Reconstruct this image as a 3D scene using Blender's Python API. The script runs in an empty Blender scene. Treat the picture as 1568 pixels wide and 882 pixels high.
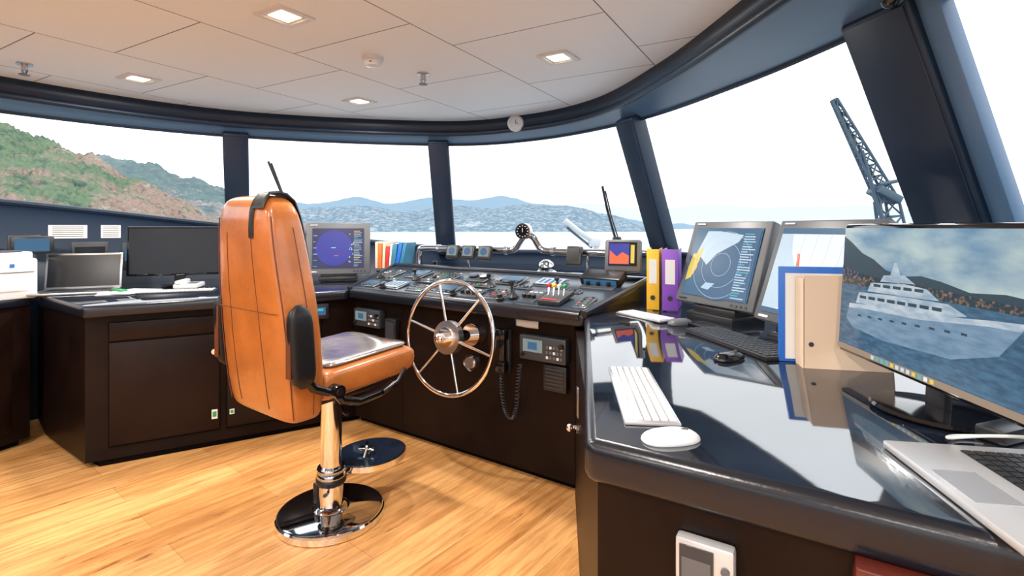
import bpy, bmesh, math, random
from math import radians, sin, cos, pi, sqrt, atan2
from mathutils import Vector, Matrix, noise
random.seed(4)
V=Vector
scene=bpy.context.scene
# ---------------------------------------------------------------- materials
def nt(name):
    m=bpy.data.materials.new(name); m.use_nodes=True
    return m,m.node_tree,m.node_tree.nodes['Principled BSDF']
def mat(name,col,rough=.5,metal=0,coat=0,bump=0,bscale=200,var=0,vscale=8,emit=0,ecol=None,spec=.5,ior=1.5,bdist=.002):
    m,t,b=nt(name)
    b.inputs['Base Color'].default_value=(*col,1)
    b.inputs['Roughness'].default_value=rough
    b.inputs['Metallic'].default_value=metal
    b.inputs['Specular IOR Level'].default_value=spec
    b.inputs['IOR'].default_value=ior
    b.inputs['Coat Weight'].default_value=coat
    b.inputs['Coat Roughness'].default_value=.12
    if emit:
        b.inputs['Emission Color'].default_value=(*(ecol or col),1)
        b.inputs['Emission Strength'].default_value=emit
    tc=t.nodes.new('ShaderNodeTexCoord')
    if bump:
        n=t.nodes.new('ShaderNodeTexNoise'); n.inputs['Scale'].default_value=bscale
        n.inputs['Detail'].default_value=3
        t.links.new(tc.outputs['Object'],n.inputs['Vector'])
        bp=t.nodes.new('ShaderNodeBump'); bp.inputs['Strength'].default_value=bump
        bp.inputs['Distance'].default_value=bdist
        t.links.new(n.outputs['Fac'],bp.inputs['Height'])
        t.links.new(bp.outputs['Normal'],b.inputs['Normal'])
    if var:
        n=t.nodes.new('ShaderNodeTexNoise'); n.inputs['Scale'].default_value=vscale
        n.inputs['Detail'].default_value=5
        t.links.new(tc.outputs['Object'],n.inputs['Vector'])
        r=t.nodes.new('ShaderNodeValToRGB')
        r.color_ramp.elements[0].position=.3; r.color_ramp.elements[1].position=.7
        r.color_ramp.elements[0].color=(*[c*(1-var) for c in col],1)
        r.color_ramp.elements[1].color=(*[min(1,c*(1+var)) for c in col],1)
        t.links.new(n.outputs['Fac'],r.inputs['Fac'])
        t.links.new(r.outputs['Color'],b.inputs['Base Color'])
    return m
NAVY=mat('navy_leather',(.007,.018,.040),.40,bump=.25,bscale=350,spec=.4)
SOFFIT=mat('soffit_blue',(.09,.17,.29),.34,bump=.1,bscale=250)  # lighter copy of the navy leather, sky light put into its colour
WENGE=mat('wenge_wood',(.009,.004,.003),.42,var=.4,vscale=5,spec=.14)
WENGE2=mat('wenge_door',(.012,.005,.0035),.38,var=.35,vscale=4,spec=.16)
GAP=mat('shadow_gap',(.003,.002,.002),.8,spec=.1)
DESK=mat('desk_black_gloss',(.010,.014,.024),.045,var=.6,vscale=7,bump=.03,bscale=14,ior=3.0)
LIP=mat('desk_nosing',(.007,.009,.015),.25,bump=.15,bscale=120,ior=1.5)
PANEL=mat('console_panel',(.02,.03,.045),.25,var=.2,vscale=6)
CHROME=mat('chrome',(.88,.88,.90),.07,metal=1)
DCHROME=mat('dark_chrome',(.50,.52,.56),.06,metal=1)
STEEL=mat('brushed_steel',(.55,.56,.58),.28,metal=1)
BLACK=mat('black_plastic',(.010,.010,.012),.35)
BLACKG=mat('black_gloss',(.006,.006,.008),.08)
FOOTB=mat('footrest_gloss_blue_black',(.012,.02,.04),.06,ior=2.2)
GREY=mat('grey_plastic',(.10,.105,.115),.4)
DGREY=mat('dark_grey_plastic',(.030,.035,.043),.4)
KEYW=mat('key_white',(.70,.70,.71),.4)
WHITE=mat('white_plastic',(.70,.71,.73),.35)
SILVER=mat('aluminium',(.64,.65,.67),.3,metal=.5)
SILVER2=mat('aluminium_trackpad',(.50,.51,.53),.25,metal=.5)
PAPER=mat('paper',(.72,.72,.70),.6)
ORANGE=mat('cognac_leather',(.44,.14,.030),.32,coat=.5,bump=.4,bscale=24,bdist=.007,var=.22,vscale=5)
ORANGED=mat('leather_seam',(.12,.03,.008),.6)
SEATTOP=mat('seat_leather_worn',(.13,.10,.085),.16,coat=.8,bump=.5,bscale=22,var=.6,vscale=9,ior=1.9)  # grey sky reflection on the glossy seat put into the base colour
BLEATH=mat('black_leather',(.008,.008,.010),.38,bump=.3,bscale=200,spec=.35)
RED=mat('red_plastic',(.55,.03,.02),.35)
GREEN=mat('green_plastic',(.02,.28,.08),.35)
YELLOW=mat('yellow_card',(.82,.46,.02),.45)
PURPLE=mat('purple_card',(.21,.06,.46),.4)
BLUEC=mat('blue_card',(.015,.13,.52),.4)
BEIGE=mat('beige_card',(.72,.54,.39),.55)
TEAL=mat('teal_card',(.03,.18,.30),.4)
ORC=mat('orange_card',(.7,.15,.03),.4)
MAHOG=mat('mahogany',(.09,.016,.010),.2,coat=.5,var=.3)
WALLM=mat('wall_white',(.80,.80,.80),.6)
LAMPG=mat('lamp_glow',(1,.9,.7),.5,emit=5,ecol=(1,.86,.62))
CRANE=mat('crane_paint',(.05,.085,.12),.5)
BOATW=mat('deck_white',(.50,.53,.55),.4)
def scr(name,col,s=1.0): return mat(name,(.01,.01,.01),.3,emit=s*1.05,ecol=col,spec=.3)
S_NAVY=scr('screen_navy',(.006,.010,.09)); S_BLUE=scr('screen_blue',(.008,.018,.30)); S_WHITE=scr('screen_white',(.7,.74,.78))
S_PALE=scr('screen_pale',(.48,.60,.70)); S_CHART=scr('screen_chart',(.03,.10,.20)); S_YEL=scr('screen_yellow',(.68,.5,.08))
S_LINE=scr('screen_line',(.4,.55,.7)); S_RED=scr('screen_red',(.8,.12,.03))
S_CYAN=scr('screen_cyan',(.05,.4,.45)); S_OFF=mat('screen_off',(.006,.007,.01),.2,spec=.35)
S_DKB=scr('screen_steel_blue',(.02,.10,.20)); S_HILL=scr('screen_hill',(.02,.045,.065)); S_TOWN=scr('screen_town',(.28,.2,.14))
S_GRID=scr('screen_lcd',(.22,.27,.26),.8)
def noisy_screen(name,c1,c2,scale,stretch=(1,1,1),lo=.35,hi=.65):
    m,t,b=nt(name); b.inputs['Base Color'].default_value=(.01,.01,.01,1); b.inputs['Roughness'].default_value=.15
    tc=t.nodes.new('ShaderNodeTexCoord'); mp=t.nodes.new('ShaderNodeMapping'); mp.inputs['Scale'].default_value=stretch
    n=t.nodes.new('ShaderNodeTexNoise'); n.inputs['Scale'].default_value=scale; n.inputs['Detail'].default_value=6
    r=t.nodes.new('ShaderNodeValToRGB'); r.color_ramp.elements[0].position=lo; r.color_ramp.elements[1].position=hi
    r.color_ramp.elements[0].color=(*c1,1); r.color_ramp.elements[1].color=(*c2,1)
    L=t.links.new; L(tc.outputs['Object'],mp.inputs['Vector']); L(mp.outputs[0],n.inputs['Vector']); L(n.outputs['Fac'],r.inputs['Fac'])
    L(r.outputs['Color'],b.inputs['Emission Color']); b.inputs['Emission Strength'].default_value=.9
    return m
S_PSKY=noisy_screen('screen_photo_sky',(.07,.20,.36),(.46,.56,.55),5,(1,1,2.4))
S_PTOWN=noisy_screen('screen_photo_town',(.015,.04,.06),(.42,.22,.09),130,lo=.5,hi=.75)
S_PSEA=noisy_screen('screen_photo_sea',(.025,.08,.15),(.06,.15,.25),30,(1,1,4))
S_PSHIP=noisy_screen('screen_photo_ship',(.12,.22,.33),(.20,.31,.43),20,(1,1,4))
S_PSHIPW=noisy_screen('screen_photo_ship_deck',(.28,.38,.48),(.52,.59,.64),25,(1,1,3))
HEAD=radians(58)
def floor_mat():
    m,t,b=nt('oak_floor'); L=t.links.new
    tc=t.nodes.new('ShaderNodeTexCoord'); mp=t.nodes.new('ShaderNodeMapping'); mp.inputs['Rotation'].default_value=(0,0,-HEAD+radians(6))
    L(tc.outputs['Object'],mp.inputs['Vector'])
    br=t.nodes.new('ShaderNodeTexBrick'); br.inputs['Scale'].default_value=1; br.inputs['Brick Width'].default_value=1.25
    br.inputs['Row Height'].default_value=.185; br.inputs['Mortar Size'].default_value=.0010; br.inputs['Mortar Smooth'].default_value=0
    br.inputs['Color1'].default_value=(.80,.44,.17,1); br.inputs['Color2'].default_value=(.64,.31,.10,1); br.inputs['Mortar'].default_value=(.40,.19,.07,1)
    br.offset=.37
    L(mp.outputs[0],br.inputs['Vector'])
    m2=t.nodes.new('ShaderNodeMapping'); m2.inputs['Scale'].default_value=(1.2,14,1); L(mp.outputs[0],m2.inputs['Vector'])
    n=t.nodes.new('ShaderNodeTexNoise'); n.inputs['Scale'].default_value=2.2; n.inputs['Detail'].default_value=8; n.inputs['Roughness'].default_value=.65; n.inputs['Distortion'].default_value=.6
    L(m2.outputs[0],n.inputs['Vector'])
    r=t.nodes.new('ShaderNodeValToRGB'); e=r.color_ramp.elements; e[0].position=.3; e[0].color=(.52,.38,.26,1); e[1].position=.6; e[1].color=(1.05,1.03,1,1)
    L(n.outputs['Fac'],r.inputs['Fac'])
    mx=t.nodes.new('ShaderNodeMix'); mx.data_type='RGBA'; mx.blend_type='MULTIPLY'; mx.inputs[0].default_value=.9
    L(br.outputs['Color'],mx.inputs[6]); L(r.outputs['Color'],mx.inputs[7])
    m3=t.nodes.new('ShaderNodeMapping'); m3.inputs['Scale'].default_value=(.9,7,1); L(mp.outputs[0],m3.inputs['Vector'])
    n2=t.nodes.new('ShaderNodeTexNoise'); n2.inputs['Scale'].default_value=2.6; n2.inputs['Detail'].default_value=9; n2.inputs['Roughness'].default_value=.75
    L(m3.outputs[0],n2.inputs['Vector'])
    r2=t.nodes.new('ShaderNodeValToRGB'); e=r2.color_ramp.elements; e[0].position=.34; e[0].color=(.22,.11,.05,1); e[1].position=.41; e[1].color=(1,1,1,1)
    L(n2.outputs['Fac'],r2.inputs['Fac'])
    mx2=t.nodes.new('ShaderNodeMix'); mx2.data_type='RGBA'; mx2.blend_type='MULTIPLY'; mx2.inputs[0].default_value=.8
    L(mx.outputs[2],mx2.inputs[6]); L(r2.outputs['Color'],mx2.inputs[7])
    L(mx2.outputs[2],b.inputs['Base Color']); b.inputs['Roughness'].default_value=.33
    return m
def ceil_mat():
    m,t,b=nt('ceiling_panels'); L=t.links.new
    tc=t.nodes.new('ShaderNodeTexCoord'); mp=t.nodes.new('ShaderNodeMapping')
    mp.inputs['Rotation'].default_value=(0,0,-radians(60)); mp.inputs['Location'].default_value=(.30,.05,0)
    L(tc.outputs['Object'],mp.inputs['Vector'])
    br=t.nodes.new('ShaderNodeTexBrick'); br.inputs['Scale'].default_value=1; br.inputs['Brick Width'].default_value=.76
    br.inputs['Row Height'].default_value=.76; br.inputs['Mortar Size'].default_value=.003; br.inputs['Mortar Smooth'].default_value=0
    br.inputs['Color1'].default_value=(.82,.90,.97,1); br.inputs['Color2'].default_value=(.79,.87,.94,1); br.inputs['Mortar'].default_value=(.16,.15,.14,1); br.offset=.4
    L(mp.outputs[0],br.inputs['Vector']); L(br.outputs['Color'],b.inputs['Base Color'])
    n=t.nodes.new('ShaderNodeTexNoise'); n.inputs['Scale'].default_value=160; L(tc.outputs['Object'],n.inputs['Vector'])
    bp=t.nodes.new('ShaderNodeBump'); bp.inputs['Strength'].default_value=.25; bp.inputs['Distance'].default_value=.002
    L(n.outputs['Fac'],bp.inputs['Height']); L(bp.outputs[0],b.inputs['Normal']); b.inputs['Roughness'].default_value=.6
    return m
FLOOR=floor_mat(); CEIL=ceil_mat()
def glass_mat():
    m=bpy.data.materials.new('window_glass'); m.use_nodes=True; t=m.node_tree; t.nodes.clear()
    o=t.nodes.new('ShaderNodeOutputMaterial'); a=t.nodes.new('ShaderNodeBsdfTransparent'); g=t.nodes.new('ShaderNodeBsdfGlossy')
    a.inputs[0].default_value=(.97,.985,1,1); g.inputs['Roughness'].default_value=.02
    mx=t.nodes.new('ShaderNodeMixShader'); mx.inputs[0].default_value=.03
    t.links.new(a.outputs[0],mx.inputs[1]); t.links.new(g.outputs[0],mx.inputs[2]); t.links.new(mx.outputs[0],o.inputs[0])
    return m
GLASS=glass_mat()
HK=.55
def hill_mat(name,ramp,scale,haze,hz,ramp2=None,scale2=.02):
    m,t,b=nt(name); L=t.links.new
    tc=t.nodes.new('ShaderNodeTexCoord')
    n=t.nodes.new('ShaderNodeTexNoise'); n.inputs['Scale'].default_value=scale; n.inputs['Detail'].default_value=12; n.inputs['Roughness'].default_value=.8
    L(tc.outputs['Object'],n.inputs['Vector'])
    def mk(rp):
        r=t.nodes.new('ShaderNodeValToRGB'); r.color_ramp.elements[0].position=rp[0][0]; r.color_ramp.elements[0].color=(*[c*HK for c in rp[0][1]],1)
        r.color_ramp.elements[1].position=rp[-1][0]; r.color_ramp.elements[1].color=(*[c*HK for c in rp[-1][1]],1)
        for p,c in rp[1:-1]:
            e=r.color_ramp.elements.new(p); e.color=(*[x*HK for x in c],1)
        L(n.outputs['Fac'],r.inputs['Fac']); return r.outputs['Color']
    out=mk(ramp)
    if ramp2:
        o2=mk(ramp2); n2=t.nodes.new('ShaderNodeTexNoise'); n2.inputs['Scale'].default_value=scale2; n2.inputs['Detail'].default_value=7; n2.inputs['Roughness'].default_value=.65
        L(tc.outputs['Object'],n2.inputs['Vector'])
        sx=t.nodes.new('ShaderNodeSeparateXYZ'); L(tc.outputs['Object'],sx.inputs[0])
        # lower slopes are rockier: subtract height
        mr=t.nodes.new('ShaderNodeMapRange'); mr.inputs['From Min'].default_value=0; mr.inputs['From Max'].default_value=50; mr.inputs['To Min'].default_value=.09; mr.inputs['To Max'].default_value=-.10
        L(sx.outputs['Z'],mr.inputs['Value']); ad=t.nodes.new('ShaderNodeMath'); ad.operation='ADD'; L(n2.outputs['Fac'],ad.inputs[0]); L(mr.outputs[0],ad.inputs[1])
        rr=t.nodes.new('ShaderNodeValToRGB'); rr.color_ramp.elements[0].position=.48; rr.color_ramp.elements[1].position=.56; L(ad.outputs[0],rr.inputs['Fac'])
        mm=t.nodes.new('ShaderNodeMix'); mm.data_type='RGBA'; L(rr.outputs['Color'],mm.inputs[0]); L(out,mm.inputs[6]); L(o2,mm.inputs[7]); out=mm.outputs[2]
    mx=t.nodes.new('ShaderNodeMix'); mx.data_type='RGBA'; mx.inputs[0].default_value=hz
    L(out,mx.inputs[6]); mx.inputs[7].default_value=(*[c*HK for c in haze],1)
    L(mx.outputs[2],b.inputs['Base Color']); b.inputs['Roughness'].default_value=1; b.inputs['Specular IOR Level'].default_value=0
    return m
# ---------------------------------------------------------------- builder
class B:
    def __init__(s,name,M=None,parent=None):
        s.name=name; s.M=M or Matrix.Identity(4); s.bm=bmesh.new(); s.mats=[]; s.parent=parent
    def mi(s,m):
        if m not in s.mats: s.mats.append(m)
        return s.mats.index(m)
    def box(s,c,d,m,bev=0,rot=None,seg=2):
        M=Matrix.Translation(V(c))
        if rot is not None: M=M@(rot if isinstance(rot,Matrix) else Matrix.Rotation(rot,4,'Z'))
        M=M@Matrix.Diagonal((d[0],d[1],d[2],1))
        r=bmesh.ops.create_cube(s.bm,size=1,matrix=M)
        vs=r['verts']; fs=set(f for v in vs for f in v.link_faces); i=s.mi(m)
        for f in fs: f.material_index=i
        if bev:
            es=list(set(e for v in vs for e in v.link_edges))
            rr=bmesh.ops.bevel(s.bm,geom=es,offset=min(bev,min(d)*.45),segments=seg,profile=.5,affect='EDGES')
            for f in rr['faces']: f.material_index=i
        return s
    def ring_loft(s,rings,m,cap=True,closed=False):
        i=s.mi(m); vr=[[s.bm.verts.new(p) for p in r] for r in rings]
        n=len(vr[0]); R=len(vr)
        for a in range(R if closed else R-1):
            A=vr[a]; C=vr[(a+1)%R]
            for k in range(n):
                f=s.bm.faces.new((A[k],A[(k+1)%n],C[(k+1)%n],C[k])); f.material_index=i
        if cap and not closed:
            f=s.bm.faces.new(list(reversed(vr[0]))); f.material_index=i
            f=s.bm.faces.new(vr[-1]); f.material_index=i
        return s
    def tube(s,pts,r,m,seg=10,closed=False,rs=None):
        pts=[V(p) for p in pts]; n=len(pts); rings=[]
        prev=None
        for k,p in enumerate(pts):
            if closed: t=(pts[(k+1)%n]-pts[k-1])
            else: t=pts[min(k+1,n-1)]-pts[max(k-1,0)]
            t.normalize()
            if prev is None:
                u=t.orthogonal().normalized()
            else:
                u=(prev-t*prev.dot(t)).normalized()
            prev=u; w=t.cross(u); rr=rs[k] if rs else r
            rings.append([p+(u*cos(2*pi*j/seg)+w*sin(2*pi*j/seg))*rr for j in range(seg)])
        return s.ring_loft(rings,m,closed=closed)
    def cyl(s,p0,p1,r,m,r1=None,seg=24):
        p0=V(p0);p1=V(p1); return s.tube([p0,p1],r,m,seg=seg,rs=[r,r if r1 is None else r1])
    def lathe(s,prof,m,c=(0,0,0),seg=40):
        c=V(c); rings=[[c+V((r*cos(2*pi*j/seg),r*sin(2*pi*j/seg),z)) for j in range(seg)] for r,z in prof]
        return s.ring_loft(rings,m)
    def ball(s,c,d,m,rot=None):
        M=Matrix.Translation(V(c))
        if rot is not None: M=M@rot
        M=M@Matrix.Diagonal((d[0],d[1],d[2],1))
        r=bmesh.ops.create_uvsphere(s.bm,u_segments=24,v_segments=14,radius=1,matrix=M); i=s.mi(m)
        for f in set(f for v in r['verts'] for f in v.link_faces): f.material_index=i
        return s
    def poly(s,pts,m):
        f=s.bm.faces.new([s.bm.verts.new(p) for p in pts]); f.material_index=s.mi(m); return s
    def prism(s,poly,z0,z1,m,bev=0,mtop=None,seg=3):
        lo=[s.bm.verts.new((p[0],p[1],z0)) for p in poly]; hi=[s.bm.verts.new((p[0],p[1],z1 if len(p)<3 else p[2])) for p in poly]
        i=s.mi(m); fs=[]; n=len(poly)
        for k in range(n):
            fs.append(s.bm.faces.new((lo[k],lo[(k+1)%n],hi[(k+1)%n],hi[k])))
        fs.append(s.bm.faces.new(list(reversed(lo)))); top=s.bm.faces.new(hi); fs.append(top)
        for f in fs: f.material_index=i
        if mtop: top.material_index=s.mi(mtop)
        if bev:
            es=[e for e in top.edges]+[s.bm.edges.get((lo[k],hi[k])) for k in range(n)]+[s.bm.edges.get((lo[k],lo[(k+1)%n])) for k in range(n)]
            bmesh.ops.bevel(s.bm,geom=es,offset=bev,segments=seg,profile=.5,affect='EDGES',material=i)
        return s
    def done(s,smooth=40):
        bm=s.bm; bmesh.ops.recalc_face_normals(bm,faces=bm.faces)
        for f in bm.faces: f.smooth=True
        me=bpy.data.meshes.new(s.name); bm.to_mesh(me); bm.free()
        for m in s.mats: me.materials.append(m)
        me.set_sharp_from_angle(angle=radians(smooth))
        o=bpy.data.objects.new(s.name,me); scene.collection.objects.link(o)
        if s.parent: o.parent=s.parent
        o.matrix_world=s.M
        return o
def place(x,y,z,yaw=0,tilt=0):
    return Matrix.Translation((x,y,z))@Matrix.Rotation(radians(yaw),4,'Z')@Matrix.Rotation(radians(-tilt),4,'X')
def onM(bb,M,fn):
    old=set(bb.bm.verts); fn()
    for v in bb.bm.verts:
        if v not in old: v.co=M@v.co
# ---------------------------------------------------------------- room ring
T=[(-3.8,-2.5),(-3.85,-1),(-3.8,.5),(-3.6,1.9),(-3.08,3.08),(-2.12,3.93),(-.62,4.33),(.19,4.07),(.80,3.35),(1.12,2.46),(1.27,1.72),(1.42,1.0),(1.5,-.2),(1.52,-1.4),(1.52,-2.5)]
S=[(-3.95,-2.5,1.55),(-4,-1,1.55),(-3.98,.5,1.55),(-3.8,2.0,1.53),(-3.35,3.3,1.47),(-2.3,4.3,1.30),(-.6,4.72,1.10),(.35,4.5,1.08),(1.18,3.8,1.10),(1.5,2.75,1.1),(1.72,1.85,1.1),(1.9,.9,1.1),(2.0,-.3,1.1),(2.05,-1.4,1.1),(2.05,-2.5,1.1)]
VL=[(-3.6,-2.5),(-3.65,-1),(-3.62,.5),(-3.45,1.85),(-2.95,2.95),(-2.08,3.82),(-.64,4.20),(.08,3.98),(.56,3.48),(.79,2.7),(.89,1.95),(.95,1.2),(1.0,-.1),(1.0,-1.4),(1.0,-2.5)]
CZ=2.17
def cr(P,t):
    n=len(P)-1; i=min(int(t),n-1); f=t-i
    g=lambda k: V(P[max(0,min(n,k))])
    a,b,c,d=g(i-1),g(i),g(i+1),g(i+2)
    if i==0: a=b*2-c
    if i==n-1: d=c*2-b
    return .5*((2*b)+(c-a)*f+(2*a-5*b+4*c-d)*f*f+(-a+3*b-3*c+d)*f**3)
def Tp(t): p=cr(T,t); return V((p[0],p[1],2.0))
def Sp(t): return cr([tuple(x) for x in S],t)
def Vp(t,z): p=cr(VL,t); return V((p[0],p[1],z))
N=14; SUB=10
ts=[k/SUB for k in range(N*SUB+1)]
def strip(name,fa,fb,tl,m,th=0):
    b=B(name); i=b.mi(m)
    A=[b.bm.verts.new(fa(t)) for t in tl]; C=[b.bm.verts.new(fb(t)) for t in tl]
    for k in range(len(tl)-1):
        f=b.bm.faces.new((A[k],A[k+1],C[k+1],C[k])); f.material_index=i
    o=b.done(50)
    if th:
        md=o.modifiers.new('thick','SOLIDIFY'); md.thickness=th; md.offset=0
    return o
strip('trim_valance',lambda t:Vp(t,CZ+.02),lambda t:Vp(t,2.07),ts,NAVY,.02)
b=B('trim_valance_roll'); b.tube([Vp(t,2.065) for t in ts],.02,NAVY,10); b.done()
strip('trim_soffit',lambda t:Vp(t,2.06),lambda t:Tp(t),ts,SOFFIT)
strip('wall_lower',lambda t:Sp(t),lambda t:V((Sp(t)[0],Sp(t)[1],0)),ts,NAVY,.02)
piv=[(0,.1,.1),(1,.15,.1),(2.6,.15,.1),(5,.175,.11),(6,.17,.11),(8,.16,.13),(10,.25,.10),(12,.2,.1),(14,.1,.1)]
for k in range(len(piv)-1):
    tl=[t for t in ts if piv[k][0]<=t<=piv[k+1][0]]
    strip('window_%d'%(k+1),Tp,Sp,tl,GLASS)  # panes beside and behind the camera are added for daylight fill
for n_,(t,w,dp) in enumerate(piv):
    a=Tp(t)+V((0,0,.03)); c=Sp(t); d=(c-a)
    tg=(Tp(min(14,t+.05))-Tp(max(0,t-.05))); tg.z=0; tg.normalize()
    nin=d.cross(tg).normalized()
    if nin.dot(V((-1,1.0,1.4))-a)<0: nin=-nin
    L=d.length; ez=-d.normalized(); ex=tg; ey=ez.cross(ex)
    R=Matrix((ex,ey,ez)).transposed().to_4x4()
    b=B('trim_pillar_%d'%(n_+1)); cc=(a+c)/2+nin*dp*.35
    b.box(cc,(w,dp,L+.04),NAVY,.015,rot=R,seg=3)
    b.box(cc+nin*(dp*.5+.001),(w*.9,.008,L),NAVY,.003,rot=R)
    if n_==6:
        b.box(cc+ex*(w*.62)-nin*.01,(.07,.06,L+.04),SOFFIT,.008,rot=R)
    b.done()
b=B('trim_window_head'); b.tube([Tp(t) for t in ts],.014,NAVY,8); b.done()
b=B('trim_window_sill'); b.tube([Sp(t) for t in ts],.022,NAVY,8); b.done()
b=B('floor'); b.prism([(-4.1,-2.6),(2.2,-2.6),(2.2,3.2),(1.3,4.2),(.3,4.9),(-.7,5.0),(-2.5,4.6),(-4,3.2)],-.05,0,FLOOR); b.done()
b=B('ceiling'); b.poly([Vp(t,CZ) for t in ts],CEIL); b.done()
b=B('wall_back'); b.box((-.95,-2.53,.5),(6.3,.05,1.0),WALLM); b.box((-.95,-2.53,2.12),(6.3,.05,.24),WALLM)
for x in(-4.0,-2.4,-.9,.6,2.0): b.box((x,-2.53,1.5),(.22,.05,1.02),WALLM)
b.done()
b=B('window_back'); b.box((-.95,-2.54,1.5),(6.1,.008,1.0),GLASS); b.done()  # unseen glazing added so daylight fills in from behind
# ---------------------------------------------------------------- ceiling things
def downlight(x,y,watts=13):
    e=B('ceiling_downlight',place(x,y,CZ,58))
    s=.085
    for dx,dy,w,h in((0,s-.012,2*s,.024),(0,-s+.012,2*s,.024),(s-.012,0,.024,2*s-.048),(-s+.012,0,.024,2*s-.048)):
        e.box((dx,dy,-.004),(w,h,.010),WHITE,.002)
    e.box((0,0,-.001),(.122,.122,.003),PAPER); e.box((0,0,-.003),(.09,.09,.003),LAMPG)
    o=e.done()
    l=bpy.data.lights.new('lamp','AREA'); l.shape='SQUARE'; l.size=.11; l.energy=watts; l.color=(1,.94,.87)
    lo=bpy.data.objects.new('lamp',l); scene.collection.objects.link(lo); lo.parent=o; lo.location=(0,0,-.02)
for x,y in((-.934,2.105),(-2.18,2.99),(-1.05,3.53),(.237,2.62)): downlight(x,y,19)
for x,y in((-2.4,1.3),(-.6,.5),(-2.0,-.4),(.3,-.6),(-.8,-1.3),(-3.0,0.4)): downlight(x,y,22)  # unseen downlights added behind the view to brighten the room
b=B('smoke_detector',place(-.712,2.62,CZ)); b.lathe([(.055,0),(.055,-.018),(.045,-.022),(.045,-.03),(.036,-.045),(.02,-.05),(.001,-.05)],WHITE); b.box((.0,-.044,-.034),(.012,.006,.006),GREY); b.done()
for x,y in((-2.59,2.72),(-.503,2.9)):
    b=B('fire_sprinkler',place(x,y,CZ)); b.lathe([(.035,0),(.035,-.006),(.014,-.012),(.014,-.035),(.006,-.037)],STEEL,seg=20)
    b.cyl((-.014,0,-.033),(-.005,0,-.058),.0045,DCHROME,seg=8).cyl((.014,0,-.033),(.005,0,-.058),.0045,DCHROME,seg=8).cyl((0,0,-.058),(0,0,-.062),.024,GREY,seg=16); b.done()
p=Vp(6.93,2.105); b=B('wall_clock',Matrix.Translation(p+V((-.01,-.02,0)))@Matrix.Rotation(radians(90),4,'X'))
b.lathe([(.062,0),(.064,.02),(.052,.03),(.05,.022),(.001,.022)],WHITE); b.box((0,.012,.024),(.004,.03,.002),BLACK); b.box((.01,0,.024),(.024,.004,.002),BLACK); b.done()
# ---------------------------------------------------------------- cabinets and desks
b=B('desk_left')
b.prism([(-2.80,3.13),(-2.24,2.78),(-1.05,3.47),(-.9,3.8),(-.9,4.4),(-2.25,4.15),(-3.1,3.4)],0,.09,GAP)
b.prism([(-2.84,3.12),(-2.285,2.74),(-1.05,3.43),(-.89,3.8),(-.87,4.5),(-2.25,4.18),(-3.15,3.4)],.035,.83,WENGE)
b.prism([(-2.86,3.10),(-2.22,2.64),(-1.08,3.34),(-.89,3.8),(-.87,4.55),(-2.28,4.2),(-3.2,3.42)],.825,.89,LIP,.02,mtop=DESK)
yl=29.2; ML=lambda t,z:place(-2.285+.873*t,2.74+.488*t,z,yl)
for t0,t1 in((.10,.63),(.66,1.2)):
    w=t1-t0
    onM(b,ML((t0+t1)/2,.44),lambda:(b.box((0,-.004,0),(w,.014,.68),GAP),b.box((0,-.01,-.05),(w-.01,.016,.56),WENGE2,.003),b.box((0,-.01,.29),(w-.01,.016,.1),WENGE2,.003)))
onM(b,ML(.6,.57),lambda:(b.cyl((0,-.018,0),(0,-.033,0),.017,CHROME,seg=16)))
b.done()
b=B('safety_label',ML(.6,.2)); b.box((0,-.020,0),(.03,.002,.055),PAPER); b.box((0,-.0215,0),(.02,.001,.03),GREEN); b.box((.09,-.02,0),(.025,.002,.03),PAPER); b.box((.09,-.0215,0),(.016,.001,.018),GREEN); b.done()
b=B('side_cabinet'); b.prism([(-2.9,3.08),(-3.2,1.9),(-3.3,1.0),(-3.8,1.0),(-3.66,2.1),(-3.28,3.1)],.04,.83,WENGE)
b.prism([(-2.885,3.08),(-3.17,1.9),(-3.27,.98),(-3.82,.98),(-3.68,2.1),(-3.28,3.14)],.83,.875,LIP,.01,mtop=DESK)
b.prism([(-2.95,3.06),(-3.25,1.9),(-3.35,1.02),(-3.75,1.02),(-3.6,2.1)],0,.04,GAP)
b.box((-2.985,2.75,.45),(.012,.5,.7),WENGE2,.003,rot=-.24); b.done()
# console
FL=V((-1.07,3.35,.9));FR=V((.33,2.35,.9));BL=V((-.87,3.8,1.02));BR=V((.74,2.8,1.01))
CN=((FR-FL).cross(BL-FL)).normalized()
def CP(a,bb,h=0):
    p=(FL*(1-a)+FR*a)*(1-bb)+(BL*(1-a)+BR*a)*bb; return p+CN*h
cx=(FR-FL).normalized(); cy=CN.cross(cx)
CR=Matrix((cx,cy,CN)).transposed().to_4x4()
def CM(a,bb,h=0,rot=0): return Matrix.Translation(CP(a,bb,h))@CR@Matrix.Rotation(radians(rot),4,'Z')
b=B('helm_console')
b.prism([(-1.02,3.46),(.31,2.55),(.74,2.85),(-.86,3.8)],0,.05,GAP)
b.prism([(-1.05,3.43),(.306,2.50),(.72,2.85),(-.86,3.78)],.04,.84,WENGE)
b.prism([(FL.x,FL.y,.9),(FR.x,FR.y,.9),(BR.x,BR.y,1.01),(BL.x,BL.y,1.02)],.835,.9,LIP,.018,mtop=PANEL)
b.tube([FL+V((.02,.03,-.012)),FR+V((-.01,.03,-.012))],.026,LIP,12)
b.tube([CP(0,.0,0),CP(0,1,0)],.014,LIP,8).tube([CP(1,0,0),CP(1,1,0)],.018,LIP,8).tube([CP(0,1,0),CP(1,1,0)],.016,LIP,8)
MF=lambda t,z:place(-1.05+.826*t,3.43-.563*t,z,-34.27)
onM(b,MF(.45,.42),lambda:b.box((0,0,0),(.004,.004,.76),GAP)); onM(b,MF(.95,.42),lambda:b.box((0,0,0),(.004,.004,.76),GAP))
b.done()
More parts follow.
